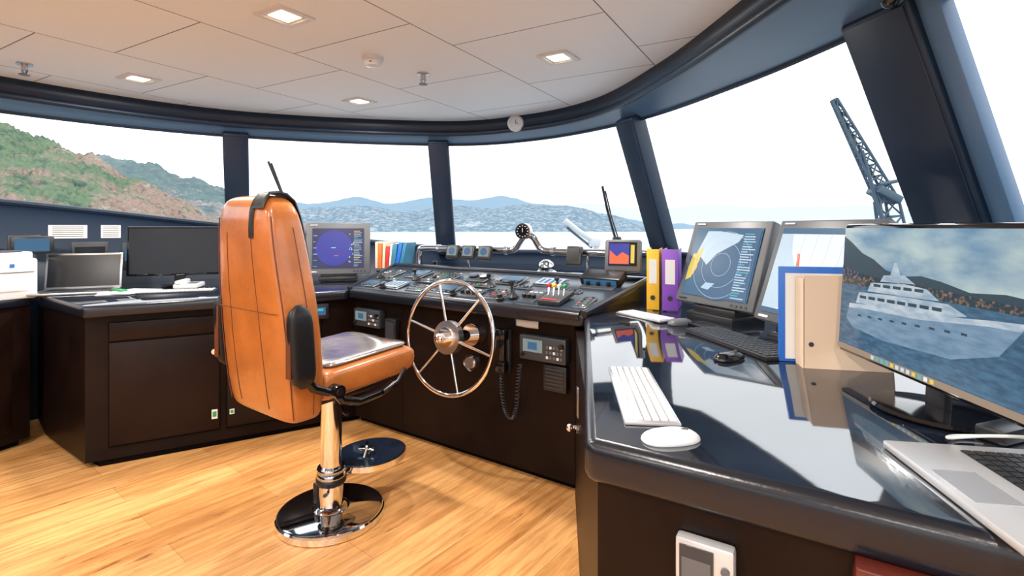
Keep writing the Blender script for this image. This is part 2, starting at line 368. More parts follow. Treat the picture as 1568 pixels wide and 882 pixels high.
b=B('instrument_ledge'); b.prism([(-.87,3.82),(.74,2.83),(1.10,3.66),(.35,4.40),(-.6,4.62),(-.85,4.56)],.9,.985,LIP,.01,mtop=DESK); b.done()
b=B('console_instruments')
def cpanel(a,bb,w,d,kind,h=.004):
    M=CM(a,bb,0)
    def f():
        b.box((0,0,h/2+.001),(w,d,h+.004),STEEL if kind!='blk' else GREY,.002); b.box((0,0,h+.003),(w-.008,d-.008,.004),DGREY if kind in('btn','blk','gauge') else BLACKG,.001)
        z=h+.006
        if kind=='btn':
            nx=max(2,int(w/.024)); ny=max(2,int(d/.026))
            for i in range(nx):
                for j in range(ny):
                    b.box((-w/2+w*(i+.5)/nx,-d/2+d*(j+.5)/ny,z),(.011,.010,.006),random.choice([GREY,KEYW,BLACK,BLACK,GREY,GREY,BLACK,DGREY,DGREY,BLACK,RED,GREY,BLACK,GREEN]),.001)
        elif kind=='lcd':
            b.box((0,d*.12,z),(w*.8,d*.55,.003),S_DKB)
            for i in range(5): b.box((-w*.36+w*.18*i,-d*.33,z),(.014,.01,.006),GREY)
        elif kind=='wht':
            b.box((0,0,z),(w*.85,d*.75,.003),S_PALE)
            for i in range(4): b.box((-w*.3+w*.2*i,0,z+.002),(w*.1,d*.5,.002),S_CHART)
        elif kind=='gauge':
            n=max(1,int(w/.07))
            for i in range(n):
                x=-w/2+w*(i+.5)/n
                b.cyl((x,0,z),(x,0,z+.01),.03,BLACK,seg=20); b.cyl((x,0,z+.01),(x,0,z+.011),.026,KEYW if i%2 else S_CHART,seg=20); b.box((x+.004,.004,z+.013),(.003,.03,.002),RED,rot=.6)
        elif kind=='blk':
            for i in range(3):
                x=-w*.3+w*.3*i; b.cyl((x,-d*.2,z),(x,-d*.2,z+.018),.012,BLACK,seg=14); b.box((x,d*.25,z),(.02,.008,.006),KEYW)
    onM(b,M,f)
lay=[(.07,.22,.15,.1,'lcd'),(.07,.62,.15,.14,'btn'),(.19,.25,.16,.13,'wht'),(.2,.68,.15,.14,'lcd'),(.31,.22,.13,.1,'btn'),(.33,.66,.2,.14,'btn'),(.43,.25,.18,.13,'lcd'),(.47,.7,.16,.12,'gauge'),
 (.55,.22,.14,.12,'blk'),(.6,.7,.18,.13,'lcd'),(.66,.25,.13,.14,'btn'),(.74,.72,.18,.13,'wht'),(.77,.28,.1,.16,'blk'),(.95,.25,.07,.14,'btn'),(.9,.75,.2,.13,'blk'),(.12,.43,.1,.04,'btn'),(.28,.46,.13,.04,'btn'),(.5,.46,.2,.04,'btn'),(.68,.5,.15,.035,'btn'),(.85,.5,.14,.04,'btn')]
for l in lay: cpanel(*l)
b.done()
def joystick(a,bb,hh=.07,m=BLACK):
    j=B('joystick_control',CM(a,bb,.008)); j.lathe([(.03,0),(.03,.006),(.022,.015),(.008,.03),(.006,hh*.7),(.012,hh*.75),(.015,hh*.9),(.012,hh),(.001,hh+.004)],m,seg=20); j.done()
joystick(.72,.2,.09); joystick(.58,.42,.08); joystick(.24,.46,.07); joystick(.35,.4,.05); joystick(.8,.55,.06); joystick(.06,.42,.06)
b=B('throttle_lever_unit',CM(.86,.24,.006)); b.box((0,0,.012),(.13,.16,.024),DGREY,.006)
for i,m in enumerate((RED,YELLOW,KEYW,GREEN)):
    x=-.045+.03*i; b.cyl((x,0,.02),(x,.02,.06),.004,CHROME,seg=8); b.box((x,.022,.067),(.018,.026,.018),m,.005)
b.box((0,-.065,.026),(.09,.010,.006),RED,.002); b.done()
for a in(.16,.5,.69):
    k=B('rotary_knob',CM(a,.12,.004)); k.lathe([(.022,0),(.022,.01),(.016,.013),(.015,.03),(.001,.031)],BLACK,seg=20); k.done()
k=B('console_display_unit',CM(.9,.82,.01)@Matrix.Rotation(radians(12),4,'X')); k.box((0,0,.025),(.24,.1,.05),BLACK,.008); k.box((0,-.051,.026),(.19,.003,.03),S_DKB); k.done()
def radio(t,z,w,h,name='vhf_radio'):
    r=B(name,MF(t,z)); r.box((0,-.026,0),(w,.05,h),DGREY,.008); r.box((-w*.2,-.052,h*.1),(w*.42,.003,h*.5),S_GRID); r.box((-w*.2,-.0535,h*.1),(w*.2,.001,h*.3),S_CHART)
    for i in range(5):
        for j in range(3): r.box((w*.12+.02*i,-.053,-h*.28+.025*j),(.013,.006,.013),KEYW if (i+j)%3==0 else GREY,.001)
    r.cyl((w*.42,-.05,h*.22),(w*.42,-.07,h*.22),.013,BLACK,seg=16)
    r.cyl((-w*.42,-.05,-h*.3),(-w*.42,-.064,-h*.3),.009,BLACK,seg=12); r.done()
radio(1.485,.69,.27,.125); radio(.17,.715,.25,.115); radio(.13,.57,.2,.07,'radio_panel')
b=B('name_plate',MF(1.37,.80)); b.box((.0,-.006,0),(.14,.008,.04),STEEL,.002); b.box((0,-.0105,0),(.125,.001,.028),PAPER); b.done()
b=B('speaker_box',MF(1.55,.55)); b.box((0,-.019,0),(.13,.035,.13),BLACK,.006)
for i in range(6): b.box((0,-.038,-.045+.018*i),(.1,.003,.006),DGREY)
b.done()
b=B('speaker_box',MF(.38,.66)); b.box((0,-.022,0),(.1,.04,.14),BLACK,.006); b.box((0,-.043,0),(.07,.003,.1),DGREY); b.done()
b=B('telephone_handset',MF(1.245,.65)); b.box((0,-.017,0),(.06,.03,.22),DGREY,.008); b.box((0,-.050,.01),(.042,.03,.23),BLACKG,.012); b.box((0,-.055,.09),(.065,.05,.065),BLACKG,.014); b.box((0,-.055,-.08),(.065,.05,.06),BLACKG,.014)
pts=[]
path=[V((0,-.055,-.1)),V((.0,-.055,-.2)),V((.02,-.055,-.3)),V((.06,-.055,-.34)),V((.09,-.055,-.28)),V((.1,-.055,-.16)),V((.11,-.05,-.05))]
for k in range(361):
    f=k/60; c=cr([tuple(p_) for p_ in path],min(f,5.999)); a=k*2*pi/9
    pts.append(c+V((cos(a)*.010,sin(a)*.010,0)))
b.tube(pts,.003,DGREY,5); b.done()
b=B('digital_gauge',place(-1.24,3.30,.76,29.2)); b.box((0,0,0),(.11,.03,.1),BLACK,.005); b.box((0,-.017,.0),(.07,.003,.05),S_CHART); b.box((0,-.019,.01),(.04,.002,.015),S_CYAN); b.done()
# ---------------------------------------------------------------- ship wheel
WM=place(-.326,2.63,.735,-34.27,6)
b=B('ship_steering_wheel',WM); Rw=.288
b.tube([(Rw*cos(2*pi*k/72),0,Rw*sin(2*pi*k/72)) for k in range(72)],.0115,CHROME,12,closed=True)
for k in range(6):
    a=radians(108+60*k); c,s_=cos(a),sin(a)
    b.tube([(c*.03,-.0,s_*.03),(c*Rw*.97,0,s_*Rw*.97)],.006,CHROME,10,rs=[.009,.006])
b.cyl((0,.02,0),(0,-.018,0),.085,STEEL,seg=40); b.cyl((0,-.018,0),(0,-.03,0),.05,CHROME,seg=32); b.cyl((0,-.03,0),(0,-.075,0),.026,CHROME,r1=.022,seg=24); b.ball((0,-.075,0),(.024,.014,.024),CHROME)
b.cyl((0,.02,0),(0,.20,0),.03,DCHROME,seg=24); b.cyl((0,.18,0),(0,.245,0),.06,CHROME,seg=30)
b.cyl((0,.225,-.15),(0,.19,-.15),.045,CHROME,seg=24); b.cyl((0,.19,-.15),(0,.18,-.15),.03,STEEL,seg=24); b.done()
# ---------------------------------------------------------------- rail with gauges
def BLn(s,z,off=0): return V((-.87+1.61*s+.53*off,3.8-s+.85*off,z))
zt=1.15
path=[BLn(.1,1.0),BLn(.1,1.12),BLn(.13,zt),BLn(.3,zt),BLn(.5,zt),BLn(.535,1.165),BLn(.55,1.2),BLn(.565,1.235),BLn(.586,1.25),BLn(.607,1.235),BLn(.62,1.2),BLn(.635,1.165),BLn(.67,zt),BLn(.8,zt),BLn(.97,zt),BLn(1.02,1.135),BLn(1.04,1.1),BLn(1.045,1.0)]
pp=[]
for k in range(len(path)-1):
    for j in range(5): pp.append(cr([tuple(x) for x in path],k+j/5))
pp.append(path[-1])
b=B('stainless_grab_rail'); b.tube([p_+V((.03,.05,0)) for p_ in pp],.021,DCHROME,14)
for s_ in(.33,.8): b.cyl(BLn(s_,.985,.08),BLn(s_,zt,.06),.01,CHROME,seg=12)
for s_ in(.2,.5,.68,.9): b.cyl(BLn(s_-.006,zt)+V((.03,.05,0)),BLn(s_+.006,zt)+V((.03,.05,0)),.027,CHROME,seg=16)
b.done()
def gaugebox(s_,z,w,h,m,name,yaw=-28):
    p_=BLn(s_,z,.0); g=B(name,place(p_.x,p_.y,z,yaw,15)); g.box((0,0,0),(w,.035,h),BLACK,.008); g.box((0,-.019,.005),(w*.74,.003,h*.66),m); g.box((0,.03,0),(.03,.04,.03),BLACK,.004)
    if m is S_GRID: g.cyl((0,-.0205,.005),(0,-.022,.005),h*.27,S_CHART,seg=20)
    g.done()
for s_ in(.29,.36,.43): gaugebox(s_,1.13,.10,.095,S_GRID,'wind_gauge')
gaugebox(.77,1.13,.095,.115,S_OFF,'camera_joystick_box')
p_=BLn(.93,0); g=B('depth_sounder_display',place(p_.x-.01,p_.y-.03,1.14,-22,8)); g.box((0,0,0),(.20,.05,.18),GREY,.014); g.box((0,-.027,.01),(.155,.003,.13),BLACKG)
g.box((-.018,-.029,.01),(.11,.002,.115),S_BLUE); g.poly([(-.07,-.031,-.045),(.035,-.031,-.045),(.035,-.031,.0),(0,-.031,.02),(-.03,-.031,-.005),(-.07,-.031,.03)],S_RED); g.box((.055,-.029,.01),(.02,.002,.1),S_YEL)
g.tube([(-.08,.0,-.03),(-.09,-.02,-.09),(0,-.02,-.1),(.09,-.02,-.09),(.08,0,-.03)],.006,BLACK,8); g.box((0,.04,-.02),(.04,.05,.04),BLACK,.005); g.done()
p_=BLn(.586,0); g=B('rudder_indicator',place(p_.x,p_.y+.01,1.275,-20)); g.cyl((0,.03,0),(0,-.02,0),.05,CHROME,seg=28); g.cyl((0,-.02,0),(0,-.023,0),.042,BLACKG,seg=28)
for k in range(12):
    a=k*pi/6; g.box((.034*cos(a),-.0245,.034*sin(a)),(.005,.002,.005),KEYW)
g.box((.0,-.025,.008),(.003,.002,.026),KEYW); g.done()
p_=BLn(.6,0,.25); g=B('magnetic_compass',place(p_.x,p_.y,.985)); g.lathe([(.07,0),(.07,.02),(.05,.03),(.055,.05),(.045,.08),(.02,.098),(.001,.1)],DCHROME); g.done()
p_=BLn(.15,0,.12); g=B('alarm_buzzer',place(p_.x,p_.y,.985)); g.lathe([(.025,0),(.025,.03),(.01,.04),(.018,.06),(.001,.075)],BLACK); g.done()
# ---------------------------------------------------------------- helm chair
CHM=place(-.814,2.305,0,-36)
ch=bpy.data.objects.new('helm_chair',None); scene.collection.objects.link(ch); ch.matrix_world=CHM
def cpart(n): return B(n,CHM.copy(),None)
def fin(b_,sub=0):
    o=b_.done(); o.parent=ch; o.matrix_parent_inverse=CHM.inverted(); o.matrix_world=CHM
    if sub:
        m=o.modifiers.new('s','SUBSURF'); m.levels=sub; m.render_levels=sub
    return o
def sup(w,d,n=32,e=4.0):
    out=[]
    for k in range(n):
        a=2*pi*k/n; c,s_=cos(a),sin(a)
        out.append((math.copysign(abs(c)**(2/e),c)*w,math.copysign(abs(s_)**(2/e),s_)*d))
    return out
prof=[(.553,.19,.04,-.255),(.556,.222,.066,-.256),(.575,.238,.08,-.258),(.65,.245,.090,-.262),(.75,.25,.096,-.268),(.88,.247,.098,-.28),(1.0,.240,.098,-.290),(1.1,.230,.096,-.302),(1.2,.217,.092,-.313),(1.29,.207,.086,-.323),(1.355,.198,.076,-.330),(1.395,.184,.062,-.336),(1.416,.155,.042,-.340),(1.425,.10,.02,-.341)]
def pr(z):
    for k in range(len(prof)-1):
        if prof[k][0]<=z<=prof[k+1][0]:
            f=(z-prof[k][0])/(prof[k+1][0]-prof[k][0]); return [prof[k][i]*(1-f)+prof[k+1][i]*f for i in(1,2,3)]
    return prof[-1][1:]
b=cpart('backrest'); b.ring_loft([[V((x,y+yc+ .02*(1-(abs(x)/w)**2)*(-1 if y>0 else -.0),z)) for x,y in sup(w,d,40,5)] for z,w,d,yc in prof],ORANGE); fin(b,1)
b=cpart('seams')
for fx in(-.45,.42):
    b.tube([(fx*pr(z)[0],pr(z)[2]-pr(z)[1]-.0002,z) for z in [.6+.04*k for k in range(18)]],.0012,ORANGED,6)
b.tube([(pr(.98)[0]*f*.97,pr(.98)[2]-pr(.98)[1]*(1 if abs(f)<.9 else .9)-.0004,.98) for f in [-.95+.19*k for k in range(11)]],.0012,ORANGED,6)
for sg in(1,-1):
    b.tube([(sg*pr(z)[0]*.985,pr(z)[2]-pr(z)[1]*.78,z) for z in [.58+.04*k for k in range(20)]],.0022,ORANGED,6)
    b.tube([(sg*pr(z)[0]*1.0,pr(z)[2]+pr(z)[1]*.2,z) for z in [.58+.04*k for k in range(19)]],.0016,ORANGED,6)
fin(b)
b=cpart('headrest_strap')
def band(x0,x1,z0back,z0front):
    prof2=[]
    for k in range(9): z=z0back+(1.37-z0back)*k/8; w,d,yc=pr(z); prof2.append((yc-d-.001,z))
    prof2+= [(-.393,1.40),(-.375,1.424),(-.343,1.430),(-.31,1.424),(-.28,1.40)]
    for k in range(9): z=1.37+(z0front-1.37)*k/8; w,d,yc=pr(z); prof2.append((yc+d-.005,z))
    rings=[]
    for (y,z) in prof2:
        ny,nz=(y+.342)*2.5,(z-1.3 if z>1.37 else 0); l=max(1e-4,sqrt(ny*ny+nz*nz)); ny/=l; nz/=l
        rings.append([V((x0,y,z)),V((x1,y,z)),V((x1-.006,y+ny*.008,z+nz*.008)),V((x0+.006,y+ny*.008,z+nz*.008))])
    b.ring_loft(rings,BLEATH)
band(.085,.110,1.26,1.2); band(.085,.172,1.375,1.15)
b.box((0,-.252,1.27),(.28,.05,.2),BLEATH,.022,seg=3)
fin(b)
b=cpart('seat'); secs=[]
for k in range(17):
    f=k/16; y=-.21+.52*f; w=.248*(1-.06*max(0,(f-.8)/.2)**2); zc=.668+.028*f; hh=.074*(1 if f<.75 else 1-.32*((f-.75)/.25)**2)
    if k in(0,16): hh*=.7; w*=.96
    secs.append([V((x,y,zc+z*(1.0)-( .016*(1-(abs(x)/max(w,.01))**2) if z>0 else 0))) for x,z in sup(w,hh,28,4.5)])
b.ring_loft(secs,ORANGE); fin(b,1)
b=cpart('seat_pad'); secs=[]
for k in range(11):
    f=k/10; y=-.18+.46*f; zc=.668+.028*((y+.21)/.52)
    secs.append([V((x,y,zc+.056+(.012*(abs(x)/.21)**2)+z)) for x,z in sup(.220 if 0<k<10 else .205,.016 if 0<k<10 else .008,24,3)])
b.ring_loft(secs,SEATTOP)
fin(b,1)
for sg,nm in((1,'armrest_right'),(-1,'armrest_left')):
    b=cpart(nm); secs=[]
    for k in range(15):
        f=k/14; z=.705+.31*f; q=max(.25,sqrt(max(0,1-(2*f-1)**6)))
        secs.append([V((sg*.282+x,-.31-.02*f+y,z)) for x,y in sup(.026*q,.052*q*(1-.10*f),20,3)])
    b.ring_loft(secs,BLEATH)
    b.box((sg*.276,-.366,.86),(.030,.008,.22),ORANGED,.004)
    b.tube([(sg*.268,-.30,.74),(sg*.268,-.26,.69),(sg*.265,-.2,.66),(sg*.26,-.16,.655)],.017,BLACKG,10); b.cyl((sg*.24,-.16,.655),(sg*.292,-.16,.655),.026,BLACKG,seg=20); b.cyl((sg*.292,-.16,.655),(sg*.296,-.16,.655),.014,CHROME,seg=16)
    fin(b)
b=cpart('seat_mechanism')
b.box((0,-.02,.585),(.3,.3,.03),BLACK,.008); b.box((0,-.02,.565),(.16,.2,.05),BLACKG,.012)
for sg in(1,-1):
    b.tube([(sg*.262,-.17,.66),(sg*.262,-.13,.61),(sg*.258,-.05,.582),(sg*.24,.08,.582),(sg*.235,.16,.60)],.018,BLACKG,10)
b.tube([(.262,.08,.59),(.272,.15,.62),(.275,.19,.67)],.008,BLACK,8)
b.tube([(.05,0,.55),(.12,-.02,.5),(.16,-.03,.5)],.008,BLACK,8)
fin(b)
b=cpart('column')
b.lathe([(.058,.01),(.058,.05),(.052,.06),(.052,.19),(.052,.2)],CHROME); b.lathe([(.062,.155),(.066,.16),(.066,.178),(.062,.183)],BLACK)
b.lathe([(.058,.2),(.062,.205),(.062,.222),(.058,.228)],DCHROME); b.lathe([(.046,.2),(.046,.55),(.06,.555),(.06,.575)],CHROME)
b.cyl((.04,-.05,.13),(.085,-.09,.155),.008,BLACK,seg=10); b.box((-.06,-.03,.1),(.03,.03,.09),BLACK,.006)
fin(b)
b=cpart('base'); b.lathe([(.222,0),(.232,.004),(.232,.030),(.226,.036)],CHROME,seg=72); b.lathe([(.224,.030),(.222,.036),(.21,.039),(.08,.045),(.07,.056),(.058,.06)],DCHROME,seg=72); fin(b)
b=cpart('footrest'); 
pl=[(.148*cos(a),.22+.162*sin(a)) for a in [2*pi*k/48 for k in range(48)]]
b.prism([(x*1.07,(y-.22)*1.07+.22) for x,y in pl],.186,.212,CHROME,.004); b.prism(pl,.205,.2145,FOOTB,.002)
b.box((0,.06,.178),(.07,.14,.025),DCHROME,.006); b.lathe([(.058,.15),(.062,.155),(.062,.2),(.058,.205)],DCHROME)
b.tube([(.03,.16,.215),(.035,.17,.25),(.0,.2,.26),(-.03,.22,.245),(-.03,.23,.215)],.010,CHROME,8); b.box((0,.2,.235),(.08,.04,.012),CHROME,.004,rot=.5)
fin(b)
# ---------------------------------------------------------------- right desk
b=B('desk_right')
b.prism([(.36,2.44),(.306,2.48),(.165,.985),(1.93,-.11),(1.86,.9),(1.70,1.85),(1.45,2.7),(1.10,3.5),(.8,2.9)],.0,.82,WENGE)
b.prism([(.335,2.37),(.14,.985),(1.92,-.125),(1.92,-.05),(1.84,.9),(1.66,1.85),(1.44,2.75),(1.10,3.55),(.76,2.84)],.808,.89,LIP,.022,mtop=DESK,seg=4)
b.done()
YR=-31.9
MR=lambda t,z:place(.165+.849*t,.985-.529*t,z,YR)
b=B('wall_intercom_panel',MR(.20,.675)); b.box((0,-.014,0),(.095,.025,.19),SILVER,.006); b.box((-.012,-.028,.01),(.055,.003,.15),DGREY); b.box((-.012,-.03,.03),(.047,.001,.07),GREY)
for k in range(6): b.cyl((.034,-.027,.06-.022*k),(.034,-.032,.06-.022*k),.007,GREY,seg=12)
b.done()
b=B('drawer_mahogany',MR(.66,.67)); 
b.box((0,-.022,.132),(.5,.04,.022),MAHOG,.004); b.box((-.24,-.022,-.02),(.024,.04,.3),MAHOG,.004); b.box((.24,-.022,-.02),(.024,.04,.3),MAHOG,.004); b.box((0,-.018,.075),(.44,.034,.028),MAHOG,.004); b.box((0,-.008,-.02),(.46,.012,.3),GAP)
b.done()
b=B('cabinet_latch',place(.268,2.05,.5,-85)); b.box((0,-.004,0.1),(.03,.01,.12),STEEL,.002); b.cyl((0,0,0),(0,-.03,0),.008,CHROME,seg=12); b.ball((0,-.038,0),(.016,.014,.016),CHROME); b.cyl((0.03,0,0.0),(.03,-.02,0),.012,CHROME,seg=12); b.done()
# monitors -----------------------------------------------------
def monitor(name,M,w,h,bez,mb,draw,th=.05,stand='none',arm=0):
    m=B(name,M); m.box((0,th/2,h/2),(w,th,h),mb,.008); m.box((0,-.001,h/2),(w-2*bez,.004,h-2*bez),S_OFF)
    def q(x0,z0,x1,z1,mm,lay=1):
        W=w-2*bez; H=h-2*bez; X=lambda x:-W/2+W*x; Z=lambda z:bez+H*z; y=-.0035-.0006*lay
        m.poly([(X(x0),y,Z(z0)),(X(x1),y,Z(z0)),(X(x1),y,Z(z1)),(X(x0),y,Z(z1))],mm)
    def pg(pts,mm,lay=2):
        W=w-2*bez; H=h-2*bez; m.poly([(-W/2+W*x,-.0035-.0006*lay,bez+H*z) for x,z in pts],mm)
    draw(q,pg,(w-2*bez)/(h-2*bez))
    if stand=='marine':
        m.box((-w*.38,-.002,h-bez*.45),(.05,.004,.006),KEYW)
        m.box((-w*.38,-.001,bez*.45),(.05,.004,.008),CHROME); 
        for k in range(4): m.box((w*.25+.025*k,-.0,bez*.45),(.014,.005,.01),BLACK)
        m.box((0,.09,h*.35),(w*.7,.08,h*.55),BLACK,.02)
        R=Matrix.Rotation(radians(arm),4,'X')
        m.box((0,.1,.0),(w*.55,.16,.05),BLACK,.01,rot=R)
        m.box((0,.1,-.02),(w*.6,.2,.03),BLACK,.008,rot=R)
    return m
def circ(cx_,cz,r,asp,n=40,a0=0,a1=2*pi): return [(cx_+r*cos(a0+(a1-a0)*k/n)/asp,cz+r*sin(a0+(a1-a0)*k/n)) for k in range(n)]
def ringp(pg,cx_,cz,r,asp,mm,w_=.006,n=36,lay=3):
    for k in range(n):
        a=2*pi*k/n; c=2*pi*(k+1)/n
        pg([(cx_+r*cos(a)/asp,cz+r*sin(a)),(cx_+r*cos(c)/asp,cz+r*sin(c)),(cx_+(r+w_)*cos(c)/asp,cz+(r+w_)*sin(c)),(cx_+(r+w_)*cos(a)/asp,cz+(r+w_)*sin(a))],mm,lay)
def sidebar(q,x0,x1,mm=S_LINE,n=22):
    for k in range(n):
        z=.04+.92*k/n; q(x0,z,x0+(x1-x0)*random.uniform(.4,1),z+.014,random.choice([mm,S_CYAN,mm,S_YEL]),3)
def d_radar(q,pg,asp):
    q(0,0,1,1,S_NAVY); pg(circ(.42,.5,.44,asp),S_BLUE,2)
    pg([(.36,.5),(.45,.5),(.45,.52),(.36,.52)],S_LINE,3); pg([(.42,.3),(.5,.3),(.5,.315),(.42,.315)],S_RED,3)
    for k in range(14):
        x=random.uniform(.68,.78); z=random.uniform(.1,.9); pg([(x,z),(x+.03,z+.01),(x+.02,z+.04)],S_LINE,3)
    sidebar(q,.8,.97); sidebar(q,.02,.1,n=6)
def d_ecdis(q,pg,asp):
    q(0,0,1,1,S_DKB); pg(circ(.52,.47,.5,asp,40),S_CHART,2)
    pg([(.1,.62),(.2,.95),(.4,.95),(.75,.9),(.7,.8),(.42,.62),(.3,.45),(.25,.5)],S_PALE,3)
    pg([(.02,.2),(.1,.25),(.16,.4),(.14,.62),(.05,.6),(.02,.4)],S_YEL,4); pg([(.1,.62),(.2,.72),(.17,.5),(.14,.4)],S_YEL,4); pg([(.3,.12),(.36,.2),(.5,.2),(.42,.1)],S_LINE,4)
    for r in(.16,.32,.47): ringp(pg,.52,.47,r,asp,S_LINE,lay=5)
    q(.75,.02,.98,.97,S_CHART,5)
    for k in range(26): z=.03+.035*k; q(.77,z,.77+random.uniform(.08,.19),z+.015,random.choice([S_LINE,S_PALE,S_CYAN]),6)
def d_chart(q,pg,asp):
    q(0,0,1,1,S_WHITE); pg([(0,0),(.3,.1),(.35,.4),(.2,.7),(.12,1),(0,1)],S_PALE,2)
    pg([(.3,.5),(.34,.52),(.3,.7),(.27,.7)],S_RED,3)
    for k in range(5): pg([(.1+.15*k,.1),(.104+.15*k,.1),(.16+.15*k,.95),(.156+.15*k,.95)],S_LINE,3)
    q(0,.93,1,1,S_DKB,4); q(0,0,1,.05,S_DKB,4); q(.8,.05,1,.93,S_PALE,4)
    for k in range(14): z=.1+.055*k; q(.82,z,.82+random.uniform(.06,.16),z+.02,random.choice([S_LINE,S_CHART]),5)
def d_photo(q,pg,asp):
    q(0,0,1,1,S_PSKY)
    pg([(0,.5),(0,.93),(.06,.88),(.14,.80),(.22,.76),(.3,.69),(.40,.66),(.5,.68),(.6,.66),(.72,.62),(.85,.64),(1,.62),(1,.5)],S_HILL,2)
    pg([(0,.48),(0,.68),(.12,.64),(.3,.62),(.6,.61),(1,.58),(1,.48)],S_PTOWN,3)
    q(0,.04,1,.54,S_PSEA,4)
    pg([(.05,.26),(.07,.38),(.2,.40),(.5,.42),(.8,.48),(.93,.50),(.84,.30),(.66,.20),(.3,.17),(.1,.2)],S_PSHIP,5)
    pg([(.07,.35),(.07,.385),(.2,.405),(.5,.425),(.8,.485),(.93,.505),(.91,.46),(.8,.45),(.5,.39),(.2,.37)],S_PSHIPW,6)
    pg([(.12,.40),(.14,.49),(.4,.52),(.64,.53),(.72,.48),(.6,.43)],S_PSHIPW,7)
    pg([(.2,.51),(.22,.58),(.42,.61),(.54,.60),(.6,.54),(.5,.53)],S_PSHIPW,8)
    pg([(.28,.60),(.3,.65),(.42,.67),(.48,.62)],S_PSHIPW,8); pg([(.34,.66),(.36,.75),(.375,.75),(.40,.66)],S_PSHIPW,8)
    for k in range(8): pg([(.15+.06*k,.445+.004*k),(.195+.06*k,.447+.004*k),(.195+.06*k,.47+.004*k),(.15+.06*k,.468+.004*k)],S_HILL,9)
    for k in range(5): pg([(.24+.06*k,.555+.004*k),(.285+.06*k,.557+.004*k),(.285+.06*k,.578+.004*k),(.24+.06*k,.576+.004*k)],S_HILL,9)
    for k in range(9): pg([(.14+.07*k,.30+.008*k),(.165+.07*k,.30+.008*k),(.165+.07*k,.315+.008*k),(.14+.07*k,.315+.008*k)],S_HILL,8)
    q(0,0,1,.045,S_TOWN,9)
    for k in range(12): q(.25+.03*k,.008,.268+.03*k,.036,random.choice([S_WHITE,S_YEL,S_PALE,S_CYAN]),10)
def d_off(q,pg,asp): pass
monitor('radar_monitor',place(-1.30,3.83,.95,15,8),.46,.39,.045,GREY,d_radar,stand='marine',arm=8).done()
monitor('radar_monitor',place(.885,2.29,.950,-65.7,19),.45,.40,.035,GREY,d_ecdis,stand='marine',arm=19).done()
monitor('chart_monitor',place(.985,1.77,.950,-78,19),.46,.40,.035,GREY,d_chart,stand='marine',arm=19).done()
m=monitor('desktop_monitor',place(.895,1.13,.955,-95,3),.64,.355,.012,BLACKG,d_photo,th=.025)
m.box((0,.035,.1),(.07,.02,.2),BLACK,.006); m.box((0,.045,-.01),(.06,.018,.10),BLACK,.004)
m.lathe([(.12,-.061),(.122,-.058),(.118,-.052),(.03,-.045),(.001,-.045)],BLACKG,c=(0,.04,0)); m.done()
m=monitor('desktop_monitor',place(-2.33,3.58,.965,20,3),.62,.34,.014,BLACKG,d_off,th=.025)
m.box((0,.035,.03),(.07,.02,.14),BLACK,.005); m.lathe([(.11,-.069),(.112,-.066),(.105,-.06),(.001,-.058)],BLACK,c=(0,.04,0)); m.done()
def keyboard(name,M,L,W,mb,mk,rows=5,cols=15,th=.008):
    k=B(name,M); k.box((0,0,th/2),(L,W,th),mb,.003)
    for r in range(rows):
        for c in range(cols):
            if r==0 and 3<c<9: continue
            k.box((-L/2+.008+(L-.016)*(c+.5)/cols,-W/2+.006+(W-.012)*(r+.5)/rows,th+.0015),((L-.016)/cols*.80,(W-.012)/rows*.76,.004),mk,.0008,seg=1)
    k.box((-L/2+.008+(L-.016)*6.5/cols,-W/2+.006+(W-.012)*.5/rows,th+.0015),((L-.016)/cols*4.8,(W-.012)/rows*.76,.004),mk)
    return k.done()
def mouse(name,M,m1,sx=.032,sy=.057,sz=.026):
    k=B(name,M); rings=[]
    for j in range(9):
        f=j/8; z=sz*f; q=sqrt(max(.0,1-f**2.6)); q=max(q,.12)
        rings.append([V((x,y,z)) for x,y in sup(sx*q*(1 if j else .95),sy*q*(1 if j else .96),28,2.5)])
    k.ring_loft(rings,m1); k.box((0,sy*.5,sz*.86),(.006,.014,.006),GREY,.002); return k.done()
keyboard('keyboard_white',place(.312,1.262,.8905,-96),.42,.115,SILVER2,KEYW,cols=17,rows=6)
mouse('computer_mouse',place(.305,.985,.8905,-80),WHITE,.032,.058,.022)
keyboard('keyboard_black',place(.80,1.80,.8905,-78),.46,.15,BLACK,DGREY,cols=18,rows=6,th=.014)
mouse('computer_mouse',place(.672,1.585,.8905,-60),BLACKG)
keyboard('keyboard_white',place(.61,2.34,.8905,-60),.28,.11,SILVER2,KEYW,cols=13)
mouse('computer_mouse',place(.71,2.16,.8905,-70),GREY)
keyboard('keyboard_white',place(-2.12,3.25,.8905,20),.42,.13,DGREY,KEYW,cols=16)
b=B('tablet_device',place(.80,2.08,.8905,-72)); b.box((0,0,.006),(.2,.09,.012),BLACKG,.004); b.done()
def binder(M,mm,w=.065):
    k=B('ring_binder',M); k.box((0,.001,.15),(w,.003,.30),mm,.001); k.box((-w/2+.0015,.12,.15),(.003,.24,.3),mm); k.box((w/2-.0015,.12,.15),(.003,.24,.3),mm); k.box((0,.125,.148),(w-.008,.22,.285),PAPER)
    k.box((0,-.001,.19),(w*.62,.002,.12),PAPER); k.cyl((0,-.001,.06),(0,-.004,.06),.012,BLACK,seg=16); k.done()
binder(place(.70,2.545,.8905,-20),YELLOW,.06); binder(place(.775,2.51,.8905,-22),PURPLE,.075)
b=B('magazine_file',place(.96,1.465,.8905,-12)); b.box((0,0,.135),(.23,.003,.27),BEIGE); b.box((0,.06,.13),(.23,.003,.26),BEIGE); b.box((-.115,.03,.13),(.004,.063,.26),BEIGE); b.box((.115,.03,.1),(.004,.063,.2),BEIGE); b.box((0,.03,.003),(.23,.06,.006),BEIGE)
